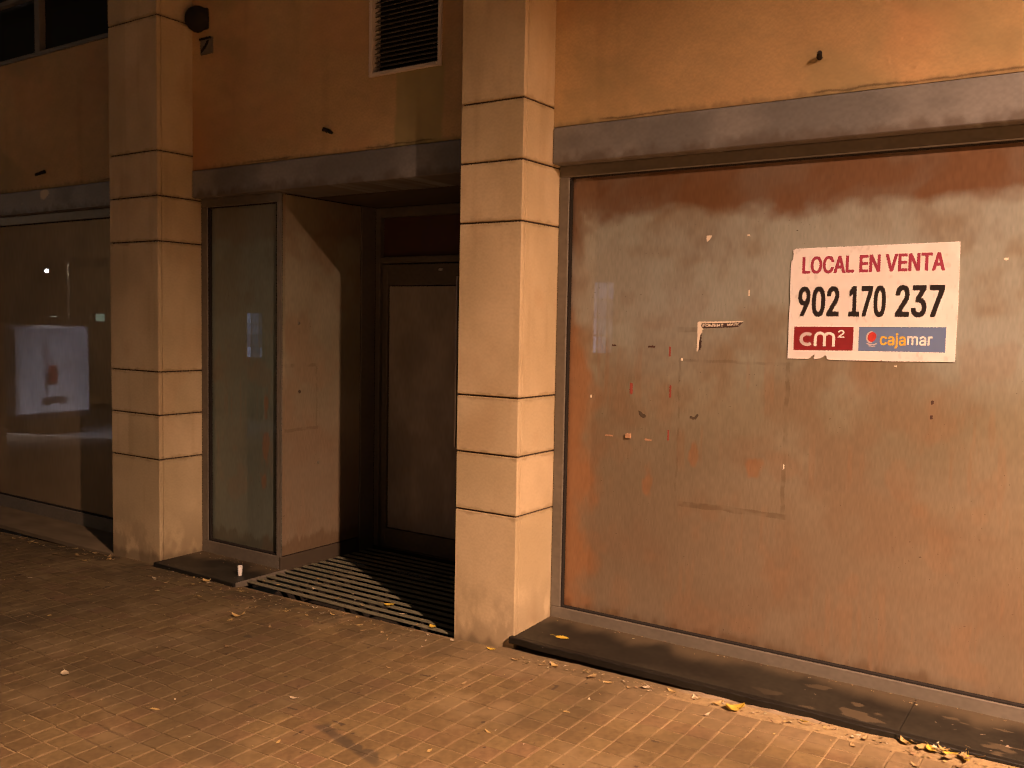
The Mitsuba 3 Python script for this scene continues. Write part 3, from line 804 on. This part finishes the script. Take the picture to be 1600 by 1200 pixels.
# plugs on the side panel of the entrance
for yv, zv, lb in [(.464, 1.521, 'upper pale plug on the side panel of the entrance'), (.471, 1.096, 'dark plug inside the ghost rectangle of the side panel'), (.632, .635, 'lower pale plug on the side panel of the entrance')]:
    m = trimesh.creation.icosphere(2, .010)
    m.apply_scale([.6, 1, 1])
    m.apply_translation([XR + .0015, yv, zv])
    tag(obj('wall_plug', m, 'joint_dark' if 'dark' in lb else 'frame_paint', smooth=True), lb, 'plug')

# ------------------------------------------------------------------ litter
LEAF_COLS = {'yellow': (.52, .37, .05), 'straw': (.42, .30, .12), 'tan': (.28, .20, .10), 'pale': (.42, .36, .25), 'brown': (.15, .10, .05)}


def leaf_mesh(L, wid, curl, seed, col):
    r = random.Random(seed)
    n, m = 9, 5
    v, c = [], []
    bend, twist = r.uniform(-.6, .6), r.uniform(-.5, .5)
    for i in range(n + 1):
        t = i / n
        hw = wid * L * (math.sin(math.pi * min(1, t * 1.02) ** .8) ** .8 + .02) * (1 + r.uniform(-.12, .12))
        for j in range(m + 1):
            u = j / m * 2 - 1
            x = (t - .5) * L
            yv = u * hw + bend * L * (t - .5) ** 2
            z = curl * L * ((t - .45) ** 2 * 1.6 + abs(u) ** 1.5 * .35 * wid * 2 + .06 * math.sin(7 * t + 3 * u + seed)) + twist * .12 * L * u * (t - .5)
            v.append([x, yv, z])
            k_ = (.85 + .3 * r.random()) * (1.15 if abs(u) < .15 else 1)
            c.append([min(1, a * k_) for a in col])
    f = []
    for i in range(n):
        for j in range(m):
            a = i * (m + 1) + j
            f += [[a, a + m + 1, a + m + 2], [a, a + m + 2, a + 1]]
    # stalk
    b = len(v)
    st = [(-.5 - .09 * k, .012 * math.sin(k + seed)) for k in range(5)]
    for k, (t, o) in enumerate(st):
        for dx, dz in ((-.010, 0), (.010, 0), (0, .014)):
            v.append([t * L, o * L + dx * L + bend * L * .25, dz * L + .004 + curl * L * .36])
            c.append([a * .8 for a in col])
        if k:
            q = b + (k - 1) * 3
            for a_ in range(3):
                d_ = (a_ + 1) % 3
                f += [[q + a_, q + d_, q + 3 + d_], [q + a_, q + 3 + d_, q + 3 + a_]]
    v = np.array(v)
    v[:, 2] -= v[:, 2].min()
    return v, np.array(f), np.array(c)


def leaf(x, y, L, col, rot=None, z=None, curl=None, wid=None, label=None, group=None, seed=None):
    seed = seed if seed is not None else rng.randrange(10 ** 6)
    r = random.Random(seed)
    rot = r.uniform(0, 360) if rot is None else rot
    v, f, c = leaf_mesh(L, wid or r.uniform(.16, .30), (curl if curl is not None else r.uniform(.15, .75)) * .62, seed, LEAF_COLS[col])
    a = math.radians(rot)
    R = np.array([[math.cos(a), -math.sin(a), 0], [math.sin(a), math.cos(a), 0], [0, 0, 1]])
    z = gz(x) + .0015 if z is None else z
    v = v @ R.T + [x, y, z]
    key = numbered('fallen_leaf')
    scene[key] = mikit.ply(trimesh.Trimesh(v, f, process=False), 'leaf', smooth=True, color=c)
    tag(key, label, 'leaf', group)
    return key


leaf(-2.155, .105, .070, 'yellow', 8, z=.0885, curl=.10, wid=.25, label='bright yellow leaf lying flat on the dark stone sill', seed=3)
leaf(-1.245, -.085, .075, 'yellow', 35, curl=.8, wid=.36, label='large bright yellow curled leaf at the foot of the right-hand sill', seed=11)
leaf(-.985, -.040, .050, 'yellow', 100, curl=.5, wid=.34, label='yellow leaf by the sill, next to the right of the large curled one', seed=12)
leaf(-3.300, .19, .060, 'yellow', 20, z=.002, curl=.6, wid=.30, label='yellow crumpled leaf in the middle of the entrance grate', seed=13)
leaf(-2.885, .05, .055, 'yellow', -40, z=.002, curl=.5, wid=.28, label='yellow leaf at the front right corner of the entrance grate', seed=14)
leaf(-3.835, -.40, .075, 'straw', 20, curl=.9, wid=.14, label='long curved straw-coloured leaf on the pavement before the entrance', seed=15)
leaf(-2.690, -.040, .040, 'pale', -30, curl=.3, wid=.22, label='small pale leaf at the left foot of the bright pillar', seed=16)
leaf(-2.455, -.045, .048, 'yellow', 5, curl=.3, wid=.22, label='yellowish leaf at the front foot of the bright pillar', seed=17)
leaf(-2.080, -.080, .055, 'straw', -30, curl=.8, wid=.24, label='dry curled straw leaf on the pavement near the left end of the sill', seed=18)
leaf(-4.505, -.075, .060, 'straw', 10, curl=1.0, wid=.30, label='dry arched leaf in front of the low sill left of the entrance', seed=19)
leaf(-3.80, -1.36, .065, 'pale', -15, curl=.4, wid=.26, label='pale pinkish leaf lying alone on the left part of the pavement', seed=20)
leaf(-3.155, -1.36, .050, 'straw', 15, curl=.15, wid=.16, label='straw-coloured sliver of leaf alone in the lower left foreground', seed=21)
leaf(-2.79, -.968, .042, 'pale', 25, curl=.2, wid=.20, label='pale sliver of leaf right of a dark gum spot', seed=22)
leaf(-1.32, -.075, .045, 'straw', 60, curl=.6, label='straw leaf against the sill, left of the large curled yellow leaf', seed=23)
leaf(-1.42, -.07, .048, 'pale', 120, curl=.5, label='pale leaf at the sill between the two straw leaves', seed=24)
leaf(-1.53, -.06, .050, 'straw', 160, curl=.6, label='straw leaf where the cracked cement strip begins', seed=25)
for q in range(30):                       # the little heap at the right
    x = rng.gauss(-.50, .075)
    leaf(x, -.045 + rng.gauss(0, .022) - .1 * (x + .5) * .3, rng.uniform(.035, .065), rng.choice(['straw', 'straw', 'tan', 'tan', 'pale', 'yellow']), z=gz(x) + .002 + rng.uniform(0, .012),
         curl=rng.uniform(.3, 1.0), label='dry leaf in the small heap against the sill at the lower right', group='heap of dry leaves against the sill')
for q in range(22):                       # on the grate
    x, y = rng.uniform(-4.2, -2.85), abs(rng.gauss(.0, .30)) + .02
    leaf(x, y, rng.uniform(.016, .034), rng.choice(['straw', 'tan', 'pale', 'tan']), z=.0015, curl=rng.uniform(.2, .6), label='small dry leaf on the entrance grate', group='small dry leaves on the grate')
for q in range(34):                       # along the front of the entrance and the left sill
    x, y = rng.uniform(-4.9, -2.8), -.03 - abs(rng.gauss(0, .16))
    leaf(x, y, rng.uniform(.016, .040), rng.choice(['straw', 'tan', 'pale', 'tan', 'brown']), curl=rng.uniform(.2, .7), label='small dry leaf on the pavement in front of the entrance', group='small dry leaves before the entrance')
for q in range(26):                       # along the right sill
    x, y = rng.uniform(-2.3, -.3), -.05 - abs(rng.gauss(0, .07))
    leaf(x, y, rng.uniform(.020, .050), rng.choice(['straw', 'tan', 'pale', 'tan', 'brown']), curl=rng.uniform(.2, .8), label='small dry leaf on the pavement along the right-hand sill', group='small dry leaves along the sill')
for q in range(42):                       # scattered over the open pavement
    x, y = rng.uniform(-5.6, -1.6), rng.uniform(-1.75, -.25)
    leaf(x, y, rng.uniform(.014, .040), rng.choice(['straw', 'tan', 'pale', 'tan', 'brown', 'brown']), curl=rng.uniform(.1, .5), wid=rng.uniform(.12, .25), label='small dry leaf scattered on the open pavement', group='small dry leaves scattered on the pavement')
for q in range(26):                       # along the left shop window
    x, y = rng.uniform(-7.4, -5.4), -.04 - abs(rng.gauss(0, .10))
    leaf(x, y, rng.uniform(.025, .055), rng.choice(['straw', 'tan', 'brown']), curl=rng.uniform(.3, .8), label='small dry leaf along the foot of the left shop window', group='small dry leaves along the left shop window')

# crushed ribbed white cup lying by the low sill
cup_prof = []
for i in range(25):
    t = i / 24
    cup_prof.append([.016 + .006 * t + .0016 * math.sin(t * 2 * math.pi * 5), t * .062])
cup = trimesh.creation.revolve(np.array([[.0005, 0.0]] + cup_prof + [[cup_prof[-1][0] - .0015, .0605], [.0005, .058]]), sections=24)
vv = np.array(cup.vertices)
vv[:, 0] *= .78
vv *= [.75, .75, .95]
cup = trimesh.Trimesh(vv + [-4.40, .085, .003], cup.faces, process=False)
tag(obj('plastic_cup', cup, 'foil', smooth=40), 'small white ribbed cup standing on the low sill left of the entrance', 'cup')

# ------------------------------------------------------------------ street behind the camera (seen in reflections)
def lamp(pos, pole_xy, rad, label, R, hood, globe=False):
    L = thing('street_lamp', label, 'street lamp')
    x, y, z = pos
    px, py = pole_xy
    g = gz(px)
    obj('pole', tube([[px, py, g], [px, py, g + 1.0], [px, py, z + .25]], [.075, .06, .045], 14), 'lamp_metal', L, smooth=40)
    obj('arm', tube([[px, py, z + .22], [(px + x) / 2, (py + y) / 2, z + .30], [x, y, z + .20]], [.03, .03, .03], 10), 'lamp_metal', L, smooth=40)
    n = 40
    ang = np.arange(n) * 2 * np.pi / n
    ring = lambda r_, zz: np.stack([x + r_ * np.cos(ang), y + r_ * np.sin(ang), np.full(n, zz)], -1)
    prof_ = [(R + .004, z - hood), (R + .014, z - hood), (R + .03, z + .02), (R * .8, z + .14), (.05, z + .2), (.0005, z + .205)]
    rings = [ring(R + .003, z + .006)] + [ring(*q) for q in prof_]
    v = np.concatenate(rings)
    f = []
    for i in range(len(rings) - 1):
        for j in range(n):
            k_ = (j + 1) % n
            f += [[i * n + j, i * n + k_, (i + 1) * n + k_], [i * n + j, (i + 1) * n + k_, (i + 1) * n + j]]
    obj('hood', trimesh.Trimesh(v, f, process=False), 'hood_black', L)
    dv = np.concatenate([[[x, y, z]], ring(R, z)])
    df = [[0, 1 + (j + 1) % n, 1 + j] for j in range(n)]
    lens = trimesh.Trimesh(dv, df, process=False)
    if globe:
        lens = trimesh.creation.icosphere(2, R)
        lens.apply_translation([x, y, z - R])
    key = obj('lens', lens, 'hood_black', L)
    scene[key]['emitter'] = {'type': 'area', 'radiance': {'type': 'rgb', 'value': list(rad)}, 'sampling_weight': 3.0 if rad[0] > 20000 else .6}
    return L


lamp(LAMP_POS, (LAMP_POS[0] + .6, -4.35), LAMP_RADIANCE, 'tall street lamp with a warm light at the kerb right of the shop', LAMP_R, HOOD_H)
lamp(COOL_POS, (COOL_POS[0], -11.6), COOL_RADIANCE, 'street lamp with a cool light across the road over the van', .12, .22)
lamp((-27.2, -11.0, 2.89), (-27.2, -11.7), (3600., 2500., 1500.), 'far street lamp with a yellow globe down the street', .06, .0, True)

V = thing('parked_van', 'white delivery van parked at the kerb down the street', 'van')
vx0, vx1, vy0, vy1 = -21.2, -18.0, -6.74, -5.22
vg = gz(-19.0) - .145
obj('body', cbox(vx0, vx1, vy0, vy1, vg + .42, 1.30, .05), 'van_white', V)
obj('cab', trimesh.Trimesh(*(lambda m: (np.array(m.vertices), m.faces))(extrude_xz(sg.Polygon([(vx0 - .004, vg + .42), (vx0 - .004, 1.24), (vx0 - .45, 1.15), (vx0 - .9, vg + 1.15), (vx0 - 1.45, vg + 1.0), (vx0 - 1.5, vg + .42)]), vy0 + .05, vy1 - .05)), process=False), 'van_white', V)
obj('side_window', extrude_xz(sg.Polygon([(vx0 - .12, vg + 1.2), (vx0 - .12, 1.12), (vx0 - .42, 1.06), (vx0 - .75, vg + 1.2)]), vy1 - .049, vy1 - .045), 'window_glass', V)
ym = (vy0 + vy1) / 2
obj('door_seam', box(vx1 + .0005, vx1 + .006, ym + .16, ym + .18, -.36, 1.22), 'rubber', V)
obj('bumper', cbox(vx1 - .05, vx1 + .07, vy0 + .02, vy1 - .02, vg + .38, vg + .52, .02), 'rubber', V)
obj('number_plate', cbox(vx1 + .0005, vx1 + .012, ym - .25, ym + .27, -.22, -.11, .003), 'lamp_metal', V)
obj('tail_light', cbox(vx1 + .0005, vx1 + .02, ym - .05, ym + .13, .17, .53, .006), 'tail_red', V)
obj('side_moulding', box(vx0 + .02, vx1 - .02, vy1 + .0005, vy1 + .012, vg + .72, vg + .78), 'rubber', V)
for xx in (vx1 - .55, vx0 - .8):
    for yy in (vy1 - .22, vy0):
        wh = trimesh.creation.cylinder(.31, .22, sections=24)
        wh.apply_transform(trimesh.transformations.rotation_matrix(math.pi / 2, [1, 0, 0]))
        wh.apply_translation([xx, yy + .11, vg + .31])
        obj('wheel', wh, 'rubber', V, smooth=40)

F = thing('opposite_building', 'dark apartment block across the road with a few lit shop windows', 'building')
lit = [(-23.4, -22.3, .30, 1.70, (.40, .50, .78)), (-10.98, -10.20, .85, 2.55, (.75, .85, 1.25)), (-16.87, -16.63, 1.31, 1.49, (3., 3.8, 7.)), (-31.5, -30.6, 1.3, 1.60, (.8, 1.0, .75)), (-18.1, -17.75, .735, .765, (8., 5.5, 2.)), (-34.5, -33.7, 1.42, 1.47, (2.5, 3.0, 2.5)), (-23.05, -22.85, 1.74, 1.82, (5., 2.6, .7)), (-22.25, -22.1, 1.33, 1.45, (5., 2.6, .7))]
poly = sg.box(-60, -3, 30, 17)
for a, b, c, d_, _ in lit:
    poly = poly.difference(sg.box(a, c, b, d_))
obj('wall', extrude_xz(poly, -15.4, -15.0), 'far_wall', F)
for q, (a, b, c, d_, e) in enumerate(lit):
    wk = obj('lit_window', cat_(box(a - .03, a + .01, -15.21, -15.1, c, d_), box(b - .01, b + .03, -15.21, -15.1, c, d_)), 'dark_metal', F)
    rr = random.Random(40 + q)
    small = (b - a) < .4
    nx, nz = (1, 1) if small or d_ - c < .4 else (3, 4)
    for i in range(nx):
        for k_ in range(nz):
            xa, xb = a + (b - a) * i / nx, a + (b - a) * (i + 1) / nx
            za, zb = c + (d_ - c) * k_ / nz, c + (d_ - c) * (k_ + 1) / nz
            g_ = .0 if small else .015
            m = trimesh.Trimesh([[xa + g_, -15.2, za + g_], [xb - g_, -15.2, za + g_], [xb - g_, -15.2, zb - g_], [xa + g_, -15.2, zb - g_]], [[0, 2, 1], [0, 3, 2]], process=False)
            key = obj('pane', m, 'window_glass', wk)
            f_ = 1.0 if nx == 1 else rr.choice([.4, .6, .9, 1.3]) * (1.7 if i == 0 else .7)
            scene[key]['emitter'] = {'type': 'area', 'radiance': {'type': 'rgb', 'value': [v_ * f_ for v_ in e]}, 'sampling_weight': .004}

for q, x in enumerate(np.arange(-58, 28, 3.4)):
    if not any(a - .6 < x < b + .6 for a, b, *_ in lit):
        obj('pilaster', cbox(x - .35, x + .35, -14.998, -14.8, -2.5, 16.5, .02), 'far_trim', F)
for z in (3.4, 6.6, 9.8, 13.0):
    obj('cornice', cbox(-59, 29, -14.9985, -14.7, z - .18, z + .12, .02), 'far_trim', F)

# ------------------------------------------------------------------ crumbs of leaf and grit
cr = random.Random(99)
vs, fs, cs = [], [], []


def crumb(x, y, z, L, col):
    n_ = len(vs)
    a_ = cr.uniform(0, 6.283)
    k_ = cr.randint(3, 5)
    tl = [cr.uniform(-.25, .25), cr.uniform(-.25, .25)]
    ring = []
    for q in range(k_):
        t_ = a_ + q * 6.283 / k_ + cr.uniform(-.3, .3)
        rx, ry = L * math.cos(t_) * cr.uniform(.6, 1.1), L * .55 * math.sin(t_) * cr.uniform(.6, 1.1)
        ring.append((rx * math.cos(a_) - ry * math.sin(a_), rx * math.sin(a_) + ry * math.cos(a_)))
    zz = [tl[0] * p_[0] + tl[1] * p_[1] for p_ in ring]
    lo = min(zz)
    for p_, h_ in zip(ring, zz):
        vs.append([x + p_[0], y + p_[1], z + .0012 + h_ - lo])
        cs.append([v_ * cr.uniform(.8, 1.1) for v_ in col])
    for q in range(1, k_ - 1):
        fs.append([n_, n_ + q, n_ + q + 1])


CC = [LEAF_COLS[k_] for k_ in ('straw', 'tan', 'pale', 'brown', 'brown', 'tan')]
for q in range(420):
    x = cr.uniform(-2.3, .3)
    crumb(x, -.035 - abs(cr.gauss(0, .045)), gz(x) + .002, cr.uniform(.003, .012), cr.choice(CC))
for q in range(330):
    x = cr.uniform(-4.9, -2.75)
    crumb(x, -.015 - abs(cr.gauss(0, .13)), gz(x), cr.uniform(.003, .012), cr.choice(CC))
for q in range(420):
    x = cr.uniform(-6.0, -1.0)
    crumb(x, cr.uniform(-1.9, -.1), gz(x), cr.uniform(.002, .008), cr.choice(CC))
for q in range(120):
    x = cr.uniform(-8, -5.45)
    crumb(x, -.03 - abs(cr.gauss(0, .06)), gz(x), cr.uniform(.004, .014), cr.choice(CC))
for q in range(70):
    crumb(cr.uniform(-2.33, -.1), .318 - abs(cr.gauss(0, .03)), .0965, cr.uniform(.003, .009), cr.choice(CC))
for q in range(60):
    crumb(cr.uniform(-5.04, -4.31), .315 - abs(cr.gauss(0, .05)), .0045, cr.uniform(.003, .009), cr.choice(CC))
scene['leaf_litter'] = mikit.ply(trimesh.Trimesh(np.array(vs), np.array(fs), process=False), 'leaf', color=np.array(cs))
labels['leaf_litter'] = {'label': 'fine crumbs of dry leaf and grit strewn along the walls and over the paving', 'category': 'litter', 'kind': 'stuff'}
